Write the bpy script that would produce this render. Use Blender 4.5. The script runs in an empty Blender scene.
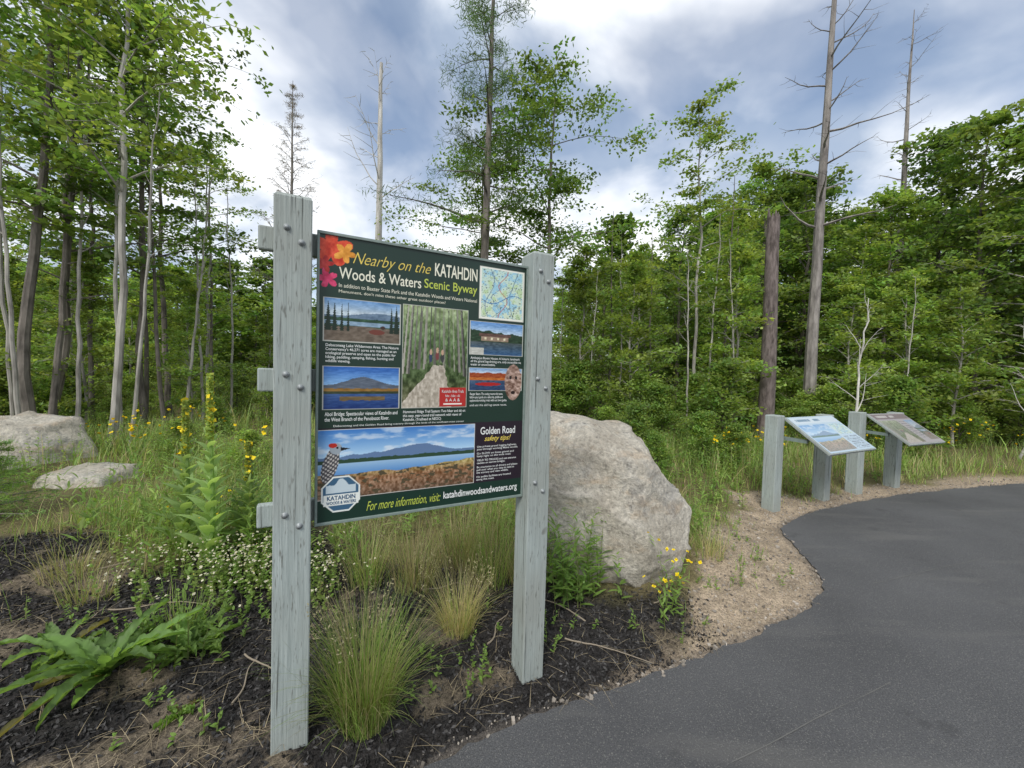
import bpy, math, numpy as np, random
from mathutils import Vector, Matrix, noise as mn
rng=np.random.default_rng(7); random.seed(7)
scn=bpy.context.scene
# ------------------------------------------------------------ helpers
_tab=np.random.default_rng(99).random((256,256))
def vn(x,y):
    xi=np.floor(x).astype(int); yi=np.floor(y).astype(int)
    fx=x-xi; fy=y-yi; fx=fx*fx*(3-2*fx); fy=fy*fy*(3-2*fy)
    a=_tab[xi&255,yi&255]; b=_tab[(xi+1)&255,yi&255]; c=_tab[xi&255,(yi+1)&255]; d=_tab[(xi+1)&255,(yi+1)&255]
    return (a*(1-fx)+b*fx)*(1-fy)+(c*(1-fx)+d*fx)*fy
def fbm(x,y,o=4):
    s=0;a=.5;n=0
    for i in range(o):
        s=s+a*vn(x+i*17.3,y+i*9.1); n+=a; a*=.5; x=x*2.03; y=y*2.03
    return s/n
def sm(t): t=np.clip(t,0,1); return t*t*(3-2*t)
def lin(c):
    c=np.asarray(c,float)/255.; return np.where(c<=.04045,c/12.92,((c+.055)/1.055)**2.4)

class MB:
    def __init__(s): s.V=[];s.F=[];s.C=[];s.M=[];s.n=0
    def add(s,V,F,C=(1,1,1),mi=0):
        V=np.asarray(V,float).reshape(-1,3); F=np.asarray(F,int).reshape(-1,4)
        C=np.asarray(C,float)
        if C.ndim==1: C=np.tile(C,(len(V),1))
        s.V.append(V); s.F.append(F+s.n); s.C.append(C); s.M.append(np.full(len(F),mi)); s.n+=len(V)
    def mesh(s,name,mats,smooth=False):
        V=np.concatenate(s.V);F=np.concatenate(s.F);C=np.concatenate(s.C);M=np.concatenate(s.M)
        me=bpy.data.meshes.new(name)
        me.vertices.add(len(V)); me.vertices.foreach_set("co",V.ravel().astype(np.float32))
        me.loops.add(len(F)*4); me.loops.foreach_set("vertex_index",F.ravel().astype(np.int32))
        me.polygons.add(len(F)); me.polygons.foreach_set("loop_start",(np.arange(len(F))*4).astype(np.int32))
        try: me.polygons.foreach_set("loop_total",np.full(len(F),4,np.int32))
        except Exception: pass
        for m in mats: me.materials.append(m)
        me.polygons.foreach_set("material_index",M.astype(np.int32))
        me.polygons.foreach_set("use_smooth",np.full(len(F),smooth))
        me.update(calc_edges=True)
        ca=me.color_attributes.new("Col","FLOAT_COLOR","POINT")
        ca.data.foreach_set("color",np.concatenate([C,np.ones((len(C),1))],1).ravel().astype(np.float32))
        return me
    def obj(s,name,mats,smooth=False,parent=None):
        o=bpy.data.objects.new(name,s.mesh(name,mats,smooth)); scn.collection.objects.link(o)
        if parent: o.parent=parent
        return o
def empty(name,loc=(0,0,0),rz=0):
    e=bpy.data.objects.new(name,None); scn.collection.objects.link(e); e.location=loc; e.rotation_euler=(0,0,rz); e.empty_display_size=.1; return e

def tube(P,R,n=6):
    P=np.asarray(P,float);R=np.asarray(R,float);k=len(P)
    T=np.gradient(P,axis=0); T/=np.linalg.norm(T,axis=1)[:,None]+1e-9
    ref=np.array([1,0,0]) if abs(T[0][0])<.8 else np.array([0,1,0])
    A=np.cross(T,ref); A/=np.linalg.norm(A,axis=1)[:,None]+1e-9; B=np.cross(T,A)
    an=np.arange(n)*2*np.pi/n
    V=P[:,None,:]+R[:,None,None]*(np.cos(an)[None,:,None]*A[:,None,:]+np.sin(an)[None,:,None]*B[:,None,:])
    i=np.arange(k-1)[:,None]*n; j=np.arange(n)[None,:]; j2=(j+1)%n
    F=np.stack([i+j,i+j2,i+n+j2,i+n+j],-1).reshape(-1,4)
    return V.reshape(-1,3),F
def leafq(P,size,asp=.6,up=1.0,r=rng):
    n=len(P); N=r.normal(size=(n,3))*.6; N[:,2]+=up; N/=np.linalg.norm(N,axis=1)[:,None]
    A=np.cross(N,r.normal(size=(n,3))); A/=np.linalg.norm(A,axis=1)[:,None]+1e-9; B=np.cross(N,A)
    s=(size*(.6+.8*r.random(n)))[:,None]*.5
    V=np.stack([P-A*s,P-B*s*asp+A*s*.1,P+A*s,P+B*s*asp+A*s*.1],1)
    return V.reshape(-1,3),np.arange(n*4).reshape(-1,4)
def blades(base,h,w,az,e0,e1,segs=4,prof='grass'):
    n=len(base); h=np.broadcast_to(h,n);w=np.broadcast_to(w,n);e0=np.broadcast_to(e0,n);e1=np.broadcast_to(e1,n)
    out=np.stack([np.cos(az),np.sin(az),0*az],1); side=np.stack([-np.sin(az),np.cos(az),0*az],1)
    p=np.array(base,float); rows=[]
    for k in range(segs+1):
        t=k/segs
        ww=w*((1-t)**.7+.05) if prof=='grass' else w*(math.sin(math.pi*min(1,(.08+.92*t))**.85)+.06)
        rows.append(p-side*ww[:,None]*.5); rows.append(p+side*ww[:,None]*.5)
        e=e0+(e1-e0)*t
        p=p+(out*np.cos(e)[:,None]+np.array([0,0,1])*np.sin(e)[:,None])*(h/segs)[:,None]
    m=2*(segs+1); V=np.stack(rows,1).reshape(-1,3)
    b=np.arange(n)[:,None,None]*m; k=np.arange(segs)[None,:,None]*2
    F=(b+k+np.array([0,1,3,2])[None,None,:]).reshape(-1,4)
    return V,F,m
def box(x0,x1,y0,y1,z0,z1):
    V=[(x,y,z) for z in (z0,z1) for y in (y0,y1) for x in (x0,x1)]
    F=[(0,2,3,1),(4,5,7,6),(0,1,5,4),(1,3,7,5),(3,2,6,7),(2,0,4,6)]
    return V,F
def boxobj(name,b,mat,parent,bev=.004,seg=2):
    m=MB(); m.add(*box(*b)); o=m.obj(name,[mat],parent=parent)
    if bev: 
        md=o.modifiers.new("b",'BEVEL'); md.width=bev; md.segments=seg
    return o

# ------------------------------------------------------------ materials
def newmat(name):
    m=bpy.data.materials.new(name); m.use_nodes=True; nt=m.node_tree; b=nt.nodes["Principled BSDF"]; return m,nt,b
def N(nt,t,**k):
    n=nt.nodes.new(t)
    for a,v in k.items():
        if a in n.inputs: n.inputs[a].default_value=v
        else: setattr(n,a,v)
    return n
def mixc(nt,fac,a,b,bt='MIX'):
    n=nt.nodes.new("ShaderNodeMix"); n.data_type='RGBA'; n.blend_type=bt
    for i,v in ((0,fac),(6,a),(7,b)):
        if isinstance(v,(int,float)): n.inputs[i].default_value=v
        elif isinstance(v,tuple): n.inputs[i].default_value=(*v,1)
        else: nt.links.new(v,n.inputs[i])
    return n.outputs[2]
def ramp(nt,src,p0,p1,c0=(0,0,0),c1=(1,1,1)):
    r=nt.nodes.new("ShaderNodeValToRGB"); r.color_ramp.elements[0].position=p0; r.color_ramp.elements[1].position=p1
    r.color_ramp.elements[0].color=(*c0,1); r.color_ramp.elements[1].color=(*c1,1); nt.links.new(src,r.inputs[0]); return r.outputs[0]
def noi(nt,scale,det=4,scl=None,rough=.55,coord='Object'):
    tc=nt.nodes.new("ShaderNodeTexCoord"); s=tc.outputs[coord]
    if scl:
        mp=nt.nodes.new("ShaderNodeMapping"); mp.inputs["Scale"].default_value=scl; nt.links.new(s,mp.inputs[0]); s=mp.outputs[0]
    n=N(nt,"ShaderNodeTexNoise",Scale=scale,Detail=det,Roughness=rough); nt.links.new(s,n.inputs["Vector"]); return n.outputs[0]
def bump(nt,b,src,st,dist=.01):
    n=nt.nodes.new("ShaderNodeBump"); n.inputs["Strength"].default_value=st; n.inputs["Distance"].default_value=dist
    nt.links.new(src,n.inputs["Height"]); nt.links.new(n.outputs[0],b.inputs["Normal"])
def leafmat(name,trans=.35,rough=.5):
    m,nt,b=newmat(name); at=N(nt,"ShaderNodeAttribute",attribute_name="Col"); oi=nt.nodes.new("ShaderNodeObjectInfo")
    mr=N(nt,"ShaderNodeMapRange"); mr.inputs[3].default_value=.8; mr.inputs[4].default_value=1.25; nt.links.new(oi.outputs["Random"],mr.inputs[0])
    cc=nt.nodes.new("ShaderNodeVectorMath"); cc.operation='SCALE'; nt.links.new(at.outputs[0],cc.inputs[0]); nt.links.new(mr.outputs[0],cc.inputs["Scale"])
    nt.links.new(cc.outputs[0],b.inputs["Base Color"]); b.inputs["Roughness"].default_value=rough; b.inputs["Specular IOR Level"].default_value=.3
    tr=nt.nodes.new("ShaderNodeBsdfTranslucent"); c2=mixc(nt,1.0,cc.outputs[0],(1.9,1.8,.95),'MULTIPLY'); nt.links.new(c2,tr.inputs[0])
    mx=nt.nodes.new("ShaderNodeMixShader"); mx.inputs[0].default_value=trans
    nt.links.new(b.outputs[0],mx.inputs[1]); nt.links.new(tr.outputs[0],mx.inputs[2]); nt.links.new(mx.outputs[0],nt.nodes["Material Output"].inputs[0]); return m
def colmat(name,rough=.6,spec=.3,bs=0):
    m,nt,b=newmat(name); at=N(nt,"ShaderNodeAttribute",attribute_name="Col"); nt.links.new(at.outputs[0],b.inputs["Base Color"])
    b.inputs["Roughness"].default_value=rough; b.inputs["Specular IOR Level"].default_value=spec
    return m
def barkmat(name,c0,c1,sc=6):
    m,nt,b=newmat(name); n=noi(nt,sc,3,(1,1,.25),.7); nt.links.new(ramp(nt,n,.35,.65,c0,c1),b.inputs["Base Color"]); b.inputs["Roughness"].default_value=.9
    return m
def flat(name,c,rough=.5,metal=0):
    m,nt,b=newmat(name); n=noi(nt,40,3); nt.links.new(ramp(nt,n,.3,.7,tuple(x*.85 for x in c),tuple(min(1,x*1.1) for x in c)),b.inputs["Base Color"])
    b.inputs["Roughness"].default_value=rough; b.inputs["Metallic"].default_value=metal; return m
M_leaf=leafmat("leaf_foliage",.44); M_grass=leafmat("grass_blade",.3); M_col=colmat("plant_matter",.85,.1)
M_bark=barkmat("bark_grey_brown",(.07,.06,.05),(.23,.20,.17)); M_birch=barkmat("bark_pale",(.17,.155,.135),(.50,.47,.42),4); M_dead=barkmat("bark_dead_grey",(.13,.115,.105),(.33,.30,.27),8)
M_white=barkmat("bark_bleached",(.34,.32,.29),(.66,.63,.58),5)
M_snag=barkmat("bark_snag",(.06,.046,.04),(.21,.17,.155),14)
def woodmat():
    m,nt,b=newmat("weathered_grey_green_wood")
    g=noi(nt,9,5,(9,9,.35),.65); big=noi(nt,3,3,(1,1,.6)); cr=noi(nt,5,3,(14,14,.25),.5)
    c=ramp(nt,g,.3,.7,(.26,.30,.285),(.43,.48,.455))
    c=mixc(nt,ramp(nt,big,.40,.7),c,(.30,.32,.29))
    c=mixc(nt,ramp(nt,cr,.31,.36,(1,1,1),(0,0,0)),c,(.10,.11,.10))
    fine=noi(nt,60,2,(2,2,.3)); c=mixc(nt,ramp(nt,fine,.60,.72),c,(.18,.19,.17))
    kn=noi(nt,7,2,(1,1,.8)); c=mixc(nt,ramp(nt,kn,.70,.74),c,(.13,.12,.10))
    nt.links.new(c,b.inputs["Base Color"]); b.inputs["Roughness"].default_value=.85; bump(nt,b,g,.7,.008); return m
M_wood=woodmat()
M_frame=flat("frame_grey_green",(.20,.25,.225),.45); M_bolt=flat("galvanised_bolt",(.30,.32,.32),.5,.3)
# ------------------------------------------------------------ road outline
edge=[(-.75,.9),(-.55,1.25),(-.29,1.548),(.076,1.73),(.465,1.861),(1.085,2.139),(1.653,2.406),(2.184,2.68),(2.45,2.94),(2.64,3.24),(2.78,3.72),(2.9,4.08),(3.24,4.36),(4.11,4.85),(5.14,5.28),(6.45,5.72),(8.34,6.24),(12,7.1),(30,10.5)]
rest=[(60,10.5),(60,-14),(-6,-14),(-2.2,-3),(-1.1,0)]
def chaikin(P):
    Q=[P[0]]
    for a,b in zip(P[:-1],P[1:]):
        a=np.array(a);b=np.array(b); Q+= [tuple(a*.75+b*.25),tuple(a*.25+b*.75)]
    Q.append(P[-1]); return Q
E=chaikin(chaikin(edge)); POLY=np.array(E+rest)
def sdist(x,y):
    x=np.asarray(x,float);y=np.asarray(y,float); d=np.full(x.shape,1e9); ins=np.zeros(x.shape,bool)
    n=len(POLY)
    for i in range(n):
        ax,ay=POLY[i];bx,by=POLY[(i+1)%n]; dx,dy=bx-ax,by-ay
        t=np.clip(((x-ax)*dx+(y-ay)*dy)/(dx*dx+dy*dy+1e-12),0,1)
        d=np.minimum(d,(x-ax-t*dx)**2+(y-ay-t*dy)**2)
        c=((ay>y)!=(by>y)); 
        if dy!=0: ins^= c&(x<ax+(y-ay)*dx/dy)
    d=np.sqrt(d); return np.where(ins,-d,d)
def hgt(x,y,sd=None):
    x=np.asarray(x,float);y=np.asarray(y,float)
    if sd is None: sd=sdist(x,y)
    r=np.sqrt(x*x+y*y)
    ww=.42+.78*sm((x+.7)/.7)
    h=-.112+(.115+.03*sm((-x-.2)/.4))*sm(sd/ww)+(fbm(x*1.3,y*1.3)-.5)*.16*sm((sd-.2)/1.4)+(fbm(x*8,y*8,3)-.5)*.035*sm((sd-.02)/.3)
    h=h+np.maximum(0,r-22)*.05*(x<8)+np.maximum(0,r-22)*.02*(x>=8)
    return np.where(sd<0,-.112-.03*sm(-sd/.08),h)
def mulch_w(x,y):
    n=fbm(x*1.1+5,y*1.1,3)
    lim=2.70+.5*sm((-x-1.0)/.8)+.35*sm((x-.3)/.4)
    return sm((lim+1.3*(n-.5)-y)/.35)*sm((1.45-x)/.4)
def sand_w(x,y,sd):
    w=.05+.12*sm((x-.2)/.6)+.60*sm((x-.9)/.8)*(1-.55*sm((x-3)/1.5))
    w=w*(.5+1.0*fbm(x*2,y*2+3,3)); return sm((w-sd)/.2)
def strawm(x,y): return sm((fbm(x*2.2+40,y*2.2,4)-.58-.05*sm((x+1.1)/.4))/.08)
# ------------------------------------------------------------ terrain
def axis(lo,hi,st,far0,far1):
    a=list(np.arange(lo,hi,st)); s=st; v=a[-1]
    while v<far1: s*=1.12; v+=s; a.append(v)
    s=st; v=a[0]; pre=[]
    while v>far0: s*=1.12; v-=s; pre.append(v)
    return np.array(pre[::-1]+a)
gx=axis(-3.6,4.2,.026,-260,260); gy=axis(1.1,5.2,.026,-40,320)
X,Y=np.meshgrid(gx,gy); SD=sdist(X,Y); Z=hgt(X,Y,SD)
mw=mulch_w(X,Y)
Z=Z+(vn(X*38,Y*38)-.5)*.018*mw*(SD>.03)
n1=fbm(X*3,Y*3,4)[...,None]; n2=fbm(X*14+9,Y*14,3)[...,None]
grassy=np.array([.085,.085,.035])*(1-n1)*1.4+np.array([.20,.165,.09])*n1*.9
mul=np.array([.036,.034,.033])*(.6+.9*n2)
sp_=strawm(X,Y)[...,None]*.7
mul=mul*(1-sp_)+np.array([.20,.165,.12])*sp_*(.6+.8*n2)
sand=np.array([.35,.285,.21])*(.6+.8*n2)*(.75+.5*n1)
C=grassy*(1-mw[...,None])+mul*mw[...,None]
sw=sand_w(X,Y,SD)[...,None]; C=C*(1-sw)+sand*sw
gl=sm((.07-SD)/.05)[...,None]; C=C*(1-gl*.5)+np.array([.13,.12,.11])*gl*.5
ny,nx=X.shape; idx=np.arange(nx*ny).reshape(ny,nx)
F=np.stack([idx[:-1,:-1],idx[:-1,1:],idx[1:,1:],idx[1:,:-1]],-1)
m,nt,b=newmat("ground_soil"); at=N(nt,"ShaderNodeAttribute",attribute_name="Col")
f=noi(nt,55,5,None,.7); f2=noi(nt,220,3)
c=mixc(nt,1.0,at.outputs[0],ramp(nt,f,.3,.7,(.45,.45,.45),(1.5,1.45,1.4)),'MULTIPLY'); c=mixc(nt,.6,c,mixc(nt,1.0,c,ramp(nt,f2,.3,.7,(.4,.4,.4),(1.8,1.8,1.8)),'MULTIPLY'))
nt.links.new(c,b.inputs["Base Color"]); b.inputs["Roughness"].default_value=.95; b.inputs["Specular IOR Level"].default_value=.12; bump(nt,b,f,.9,.02)
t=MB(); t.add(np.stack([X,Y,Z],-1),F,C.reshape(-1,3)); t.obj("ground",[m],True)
# ------------------------------------------------------------ road
m,nt,b=newmat("asphalt")
f=noi(nt,150,3,None,.8); g=noi(nt,1.1,5); v=N(nt,"ShaderNodeTexVoronoi",Scale=260.0); tc=nt.nodes.new("ShaderNodeTexCoord"); nt.links.new(tc.outputs["Object"],v.inputs["Vector"])
c=ramp(nt,g,.3,.72,(.069,.069,.071),(.100,.100,.102)); c=mixc(nt,1.0,c,ramp(nt,f,.3,.7,(.45,.45,.45),(1.5,1.5,1.5)),'MULTIPLY')
sp=nt.nodes.new("ShaderNodeSeparateColor"); nt.links.new(v.outputs["Color"],sp.inputs[0]); c=mixc(nt,ramp(nt,sp.outputs[0],.90,.97),c,(.17,.165,.155))
c=mixc(nt,ramp(nt,noi(nt,.6,4,(1,6,1)),.54,.68,(0,0,0),(.4,.4,.4)),c,(.15,.145,.135))
c=mixc(nt,ramp(nt,noi(nt,5,3),.64,.72,(0,0,0),(.35,.35,.35)),c,(.035,.035,.036))
nt.links.new(c,b.inputs["Base Color"]); b.inputs["Roughness"].default_value=.85; b.inputs["Specular IOR Level"].default_value=.35; bump(nt,b,f,.8,.006)
P=[]
for i in range(len(E)-1):
    a=np.array(E[i]);bb=np.array(E[i+1]); L=np.linalg.norm(bb-a); k=max(1,int(L/.03)) if a[0]<9 else 1
    for j in range(k):
        q=a+(bb-a)*j/k; tn=(bb-a)/L; nn=np.array([-tn[1],tn[0]]); P.append(q+nn*((float(fbm(q[0:1]*7,q[1:2]*7,5)[0])-.5)*.09))
P.append(np.array(E[-1])); P+= [np.array(p) for p in rest]
me=bpy.data.meshes.new("asphalt_path"); n=len(P)
me.from_pydata([(p[0],p[1],-.10) for p in P]+[(p[0],p[1],-.16) for p in P],[],[list(range(n))[::-1]]+[(i,(i+1)%n,n+(i+1)%n,n+i) for i in range(n)])
me.materials.append(m); o=bpy.data.objects.new("asphalt_path",me); scn.collection.objects.link(o)
if me.polygons[0].normal.z<0: me.flip_normals()
# faint scrape line on the asphalt (thin sheet 4 mm above)
t=MB()
for (xa,ya,xb,yb,w_) in [(.95,1.55,2.05,2.0,.005),(2.9,3.0,4.4,3.5,.006)]:
    q=np.linspace(0,1,40); px=xa+(xb-xa)*q+.008*np.sin(q*9); py=ya+(yb-ya)*q; hw=w_*.5*(.2+fbm(q*20,q*0+xa,2))
    V=np.stack([np.stack([px,py-hw,0*q-.0965],1),np.stack([px,py+hw,0*q-.0965],1)],1).reshape(-1,3); i=np.arange(39)[:,None]*2; t.add(V,i+np.array([0,2,3,1])[None],(.145,.142,.135))
t.obj("asphalt_scrapes",[M_col])

# ------------------------------------------------------------ mulch chips, gravel, straw
def sample(n,x0,x1,y0,y1): return rng.uniform(x0,x1,n),rng.uniform(y0,y1,n)
x,y=sample(90000,-4,1.6,1.1,3.6); sd=sdist(x,y); k=(sd>.02)&(rng.random(len(x))<mulch_w(x,y)*.85)&(rng.random(len(x))<1-.8*strawm(x,y)); x=x[k];y=y[k];sd=sd[k]
t=MB(); V,F=leafq(np.stack([x,y,hgt(x,y,sd)+.006],1),np.full(len(x),.024),.42,.5); c=np.repeat((.022+.09*rng.random((len(x),1))**3)*np.array([[1.05,1,.97]]),4,0); t.add(V,F,c); t.obj("mulch_chips",[M_col])
def stones(x,y,z,s,cols,name):
    n=len(x); cb=np.array(box(-1,1,-1,1,-1,1)[0],float); fb=np.array(box(-1,1,-1,1,-1,1)[1])
    V=cb[None]*(s[:,None,None]*rng.uniform(.5,1,(n,1,3)))*(.62+.5*rng.random((n,8,1)))
    a=rng.uniform(0,6.28,n); ca,sa=np.cos(a)[:,None],np.sin(a)[:,None]
    V=np.stack([V[...,0]*ca-V[...,1]*sa,V[...,0]*sa+V[...,1]*ca,V[...,2]+V[...,0]*.3],-1)+np.stack([x,y,z],1)[:,None]
    F=fb[None]+np.arange(n)[:,None,None]*8; t=MB(); t.add(V,F,np.repeat(cols,8,0)); o=t.obj(name,[M_col]); return o
x,y=sample(60000,-.8,8.5,1.1,6.8); sd=sdist(x,y); k=(sd>-.05)&(rng.random(len(x))<np.maximum(sand_w(x,y,sd),(sd<.06))*.8)&((sd>0)|(rng.random(len(x))<.3)); x=x[k];y=y[k];sd=sd[k]
stones(x,y,hgt(x,y,sd)+.002+.013*(sd<0.01),.003+.011*rng.random(len(x))**4,(.12+.34*rng.random((len(x),1)))*np.array([[1,.88,.74]]),"gravel")
x,y=sample(15000,-4,3.2,1.1,4.2); sd=sdist(x,y); k=(sd>.03)&(rng.random(len(x))<.3+.7*strawm(x,y)); x=x[k];y=y[k];sd=sd[k]
V,F,mm=blades(np.stack([x,y,hgt(x,y,sd)+.008],1),.04+.14*rng.random(len(x))**1.5,.0022,rng.uniform(0,6.28,len(x)),.2,-.15,3); t=MB(); t.add(V,F,np.repeat((.4+.7*rng.random((len(x),1)))*np.array([[.38,.31,.20]]),mm,0)); t.obj("dry_straw",[M_col])
t=MB()
for (sx,sy,az,L) in [(.35,2.25,-.3,.5),(.5,2.4,2.6,.35),(-1.15,1.6,1.9,.3),(-.55,2.5,.4,.4),(-2.3,2.2,.2,.5),(1.0,2.6,.5,.3),(-.1,2.15,1.2,.3),(-1.3,1.9,-.5,.35),(-2.9,2.7,.4,.5),(-2.4,2.9,.1,.5)]:
    q=np.linspace(0,1,14); px=sx+np.cos(az)*L*q+.012*np.sin(q*9+sx); py=sy+np.sin(az)*L*q+.012*np.cos(q*7+sy)
    t.add(*tube(np.stack([px,py,hgt(px,py)+.012],1),.004*(1-.7*q)+.001,5),C=(.27,.225,.17))
t.obj("fallen_twigs",[M_col])
# ------------------------------------------------------------ boulders
def rockmat():
    m,nt,b=newmat("granite"); a=noi(nt,2.2,6,None,.65); f=noi(nt,34,6,None,.75); s=noi(nt,3,5,(1,1,2.4),.6)
    c=ramp(nt,a,.35,.65,(.46,.41,.33),(.70,.65,.55)); c=mixc(nt,ramp(nt,s,.54,.68,(0,0,0),(.65,.65,.65)),c,(.50,.37,.24)); c=mixc(nt,ramp(nt,noi(nt,3.2,6,(1,1,.6),.7),.54,.66,(0,0,0),(.65,.65,.65)),c,(.33,.32,.30))
    lw=noi(nt,9,6,(1,1,.5),.75); c=mixc(nt,ramp(nt,lw,.57,.66,(0,0,0),(.7,.7,.7)),c,(.19,.18,.16))
    c=mixc(nt,.75,c,ramp(nt,f,.3,.7,(.4,.4,.4),(1.4,1.4,1.4)),'MULTIPLY')
    nt.links.new(c,b.inputs["Base Color"]); b.inputs["Roughness"].default_value=.92; bump(nt,b,f,.9,.04); return m
M_rock=rockmat()
def rock(name,loc,planes,sub,amp,seed,scale=(1,1,1),rz=0,pw=34):
    import bmesh
    bm=bmesh.new(); bmesh.ops.create_icosphere(bm,subdivisions=sub,radius=1)
    PN=[(Vector(p[:3]).normalized(),p[3]) for p in planes]
    for v in bm.verts:
        d=v.co.normalized(); s=0
        for nn,k in PN:
            q=nn.dot(d)/k
            if q>0: s+=q**pw
        r=1/(s**(1/pw)); p=d*r; o=Vector((seed,seed*2,0))
        w=mn.noise(p*2.2+o)*amp+mn.noise(p*6+o)*amp*.5+mn.noise(p*17+o)*amp*.25
        l=(p.z*3.1+p.x*1.6+mn.noise(p*3+o)*.5); fr=l-math.floor(l); w+=amp*.8*(fr**4)-amp*.2
        p=p+d*w; v.co=Vector((p.x*scale[0],p.y*scale[1],p.z*scale[2]))
    me=bpy.data.meshes.new(name); bm.to_mesh(me); bm.free()
    for f in me.polygons: f.use_smooth=True
    me.materials.append(M_rock); o=bpy.data.objects.new(name,me); o.location=loc; o.rotation_euler=(0,0,rz); scn.collection.objects.link(o); return o
rock("boulder",(.84,3.24,.42),[(0.20,-.12,1,.56),(-1,-.1,.10,.56),(.86,-.10,.70,.49),(1,0,-.35,.62),(-.25,-1,.22,.42),(.55,-.85,.22,.46),(0,1,.2,.5),(.2,-.8,-.5,.60),(0,0,-1,.6),(-.6,-.6,.6,.60),(.35,-.5,.9,.56),(-.1,-.75,.8,.58)],6,.045,3.1,(1.07,1,1.05))
rock("boulder",(-6.95,5.5,.22),[(0.1,-.1,1,.40),(-1,0,.3,.52),(.9,-.1,.5,.45),(-.1,-1,.4,.4),(0,1,0,.4),(0,0,-1,.5),(.5,-.6,.5,.45)],5,.05,7.7)
rock("boulder",(-5.0,4.55,.04),[(0,-.1,1,.16),(-1,0,.3,.38),(.9,0,.4,.36),(0,-1,.4,.25),(0,1,0,.3),(0,0,-1,.3)],4,.03,1.7)

# ------------------------------------------------------------ information sign
ANG=math.atan2(.468,.8835); sign=empty("information_sign",(-.851,1.496,0),ANG)
SR=1.098; ptop=2.135
for nm,sx,zt,zb in (("left_post",0,ptop,-.2),("right_post",SR,ptop-.03,-.3)):
    hw=.063; zs=np.linspace(zb,zt-.012,24); mb=MB()
    prof=[(-hw,-hw*.94),(-hw*.94,-hw),(hw*.94,-hw),(hw,-hw*.94),(hw,hw*.94),(hw*.94,hw),(-hw*.94,hw),(-hw,hw*.94)]
    V=[]
    for z in zs: 
        w=1+.012*math.sin(z*3+sx*5)
        V+=[(sx+p[0]*w+.002*math.sin(z*2.1),p[1]*w,z) for p in prof]
    V+=[(sx+p[0]*.88,p[1]*.88,zt) for p in prof]
    kk=len(zs)+1; F=[]
    for i in range(kk-1):
        for j in range(8): F.append((i*8+j,i*8+(j+1)%8,i*8+8+(j+1)%8,i*8+8+j))
    q=(kk-1)*8; F+=[(q,q+1,q+2,q+3),(q,q+3,q+4,q+7),(q+4,q+5,q+6,q+7)]
    mb.add(V,F); mb.obj(nm,[M_wood],parent=sign)
for i,z in enumerate((1.985,1.445,.915)):
    boxobj(f"rail_{i+1}",(-.120,SR+.115,.024,.0605,z-.045,z+.045),M_wood,sign,.006)
bm_=MB()
def bolt(cx,y0,cz,r=.009):
    n=8; a=np.arange(n)*2*np.pi/n
    rings=[(y0+.002,1.35*r),(y0-.002,1.35*r),(y0-.002,r*.8),(y0-.008,r*.8),(y0-.010,r*.35),(y0-.010,.0005)]
    V=[(cx+rr*math.cos(t_),yy,cz+rr*math.sin(t_)) for yy,rr in rings for t_ in a]
    F=[(i*n+j,i*n+(j+1)%n,i*n+n+(j+1)%n,i*n+n+j) for i in range(len(rings)-1) for j in range(n)]
    bm_.add(V,F)
for z in (1.985,1.445,.915):
    for sx in (0,SR):
        bolt(sx-.022,-.0645,z+.024); bolt(sx+.026,-.0645,z-.024)
bm_.obj("bolts",[M_bolt],True,sign)
B0,B1,ZB,ZT=.078,1.036,.858,2.037
boxobj("panel_core",(B0+.004,B1-.004,-.004,.022,ZB+.004,ZT-.004),M_frame,sign,0)
for nm,bx in (("frame_top",(B0,B1,-.012,.0235,ZT-.012,ZT)),("frame_bottom",(B0,B1,-.012,.0235,ZB,ZB+.012)),("frame_left",(B0,B0+.010,-.0125,.0233,ZB+.0122,ZT-.0122)),("frame_right",(B1-.010,B1,-.0125,.0233,ZB+.0122,ZT-.0122))):
    boxobj(nm,bx,M_frame,sign,.002)
BW=B1-B0;BH=ZT-ZB
def canvas(nx,ny):
    a=(np.arange(nx)+.5)/nx; b=(np.arange(ny)+.5)/ny; U,V=np.meshgrid(a,b); return U,V,np.zeros((ny,nx,3))
def rect(U,V,C,u0,u1,v0,v1,fn):
    k=(U>=u0)&(U<=u1)&(V>=v0)&(V<=v1)
    a=(U[k]-u0)/(u1-u0); b=(V[k]-v0)/(v1-v0)
    C[k]=fn(a,b) if callable(fn) else np.array(fn)
def lay(b,stops):
    out=np.zeros((len(b),3)); xs=[s[0] for s in stops]
    for i in range(3): out[:,i]=np.interp(b,xs,[s[1][i] for s in stops])
    return out
def noisy(c,a,b,f,amp): return np.clip(c+((fbm(a*f,b*f,4)-.5)*2*amp)[:,None],0,255)
def put(c,k,col): c[k]=np.array(col); return c
def ph_lake(a,b):
    c=lay(b,[(0,(96,140,190)),(.3,(190,205,215))]); r1=.32+.06*np.sin(a*5+1)+.03*fbm(a*12,a*0,3)
    c=put(c,b>r1,(96,118,140)); c=put(c,b>.42+.03*fbm(a*20,a*0),(40,72,48)); c=put(c,(b>.52)&(b<.62),(135,160,180))
    c=put(c,b>.60+.1*np.abs(a-.5)+.03*fbm(a*30,b*3),(105,92,78)); c=noisy(c,a,b,18,32)
    for tx,w in ((.05,.08),(.13,.06),(.22,.04),(.30,.03),(.88,.05),(.95,.08)): c=put(c,(np.abs(a-tx)<w*(b-.05)*(.6+.5*np.sin(b*60)**2))&(b<.75)&(b>.05),(22,40,26))
    c=put(c,((a-.68)**2/.012+(b-.74)**2/.004)<1,(110,56,44)); c=put(c,((a-.76)**2+(b-.62)**2/1.5)<.0012,(60,40,34)); return c
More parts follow.
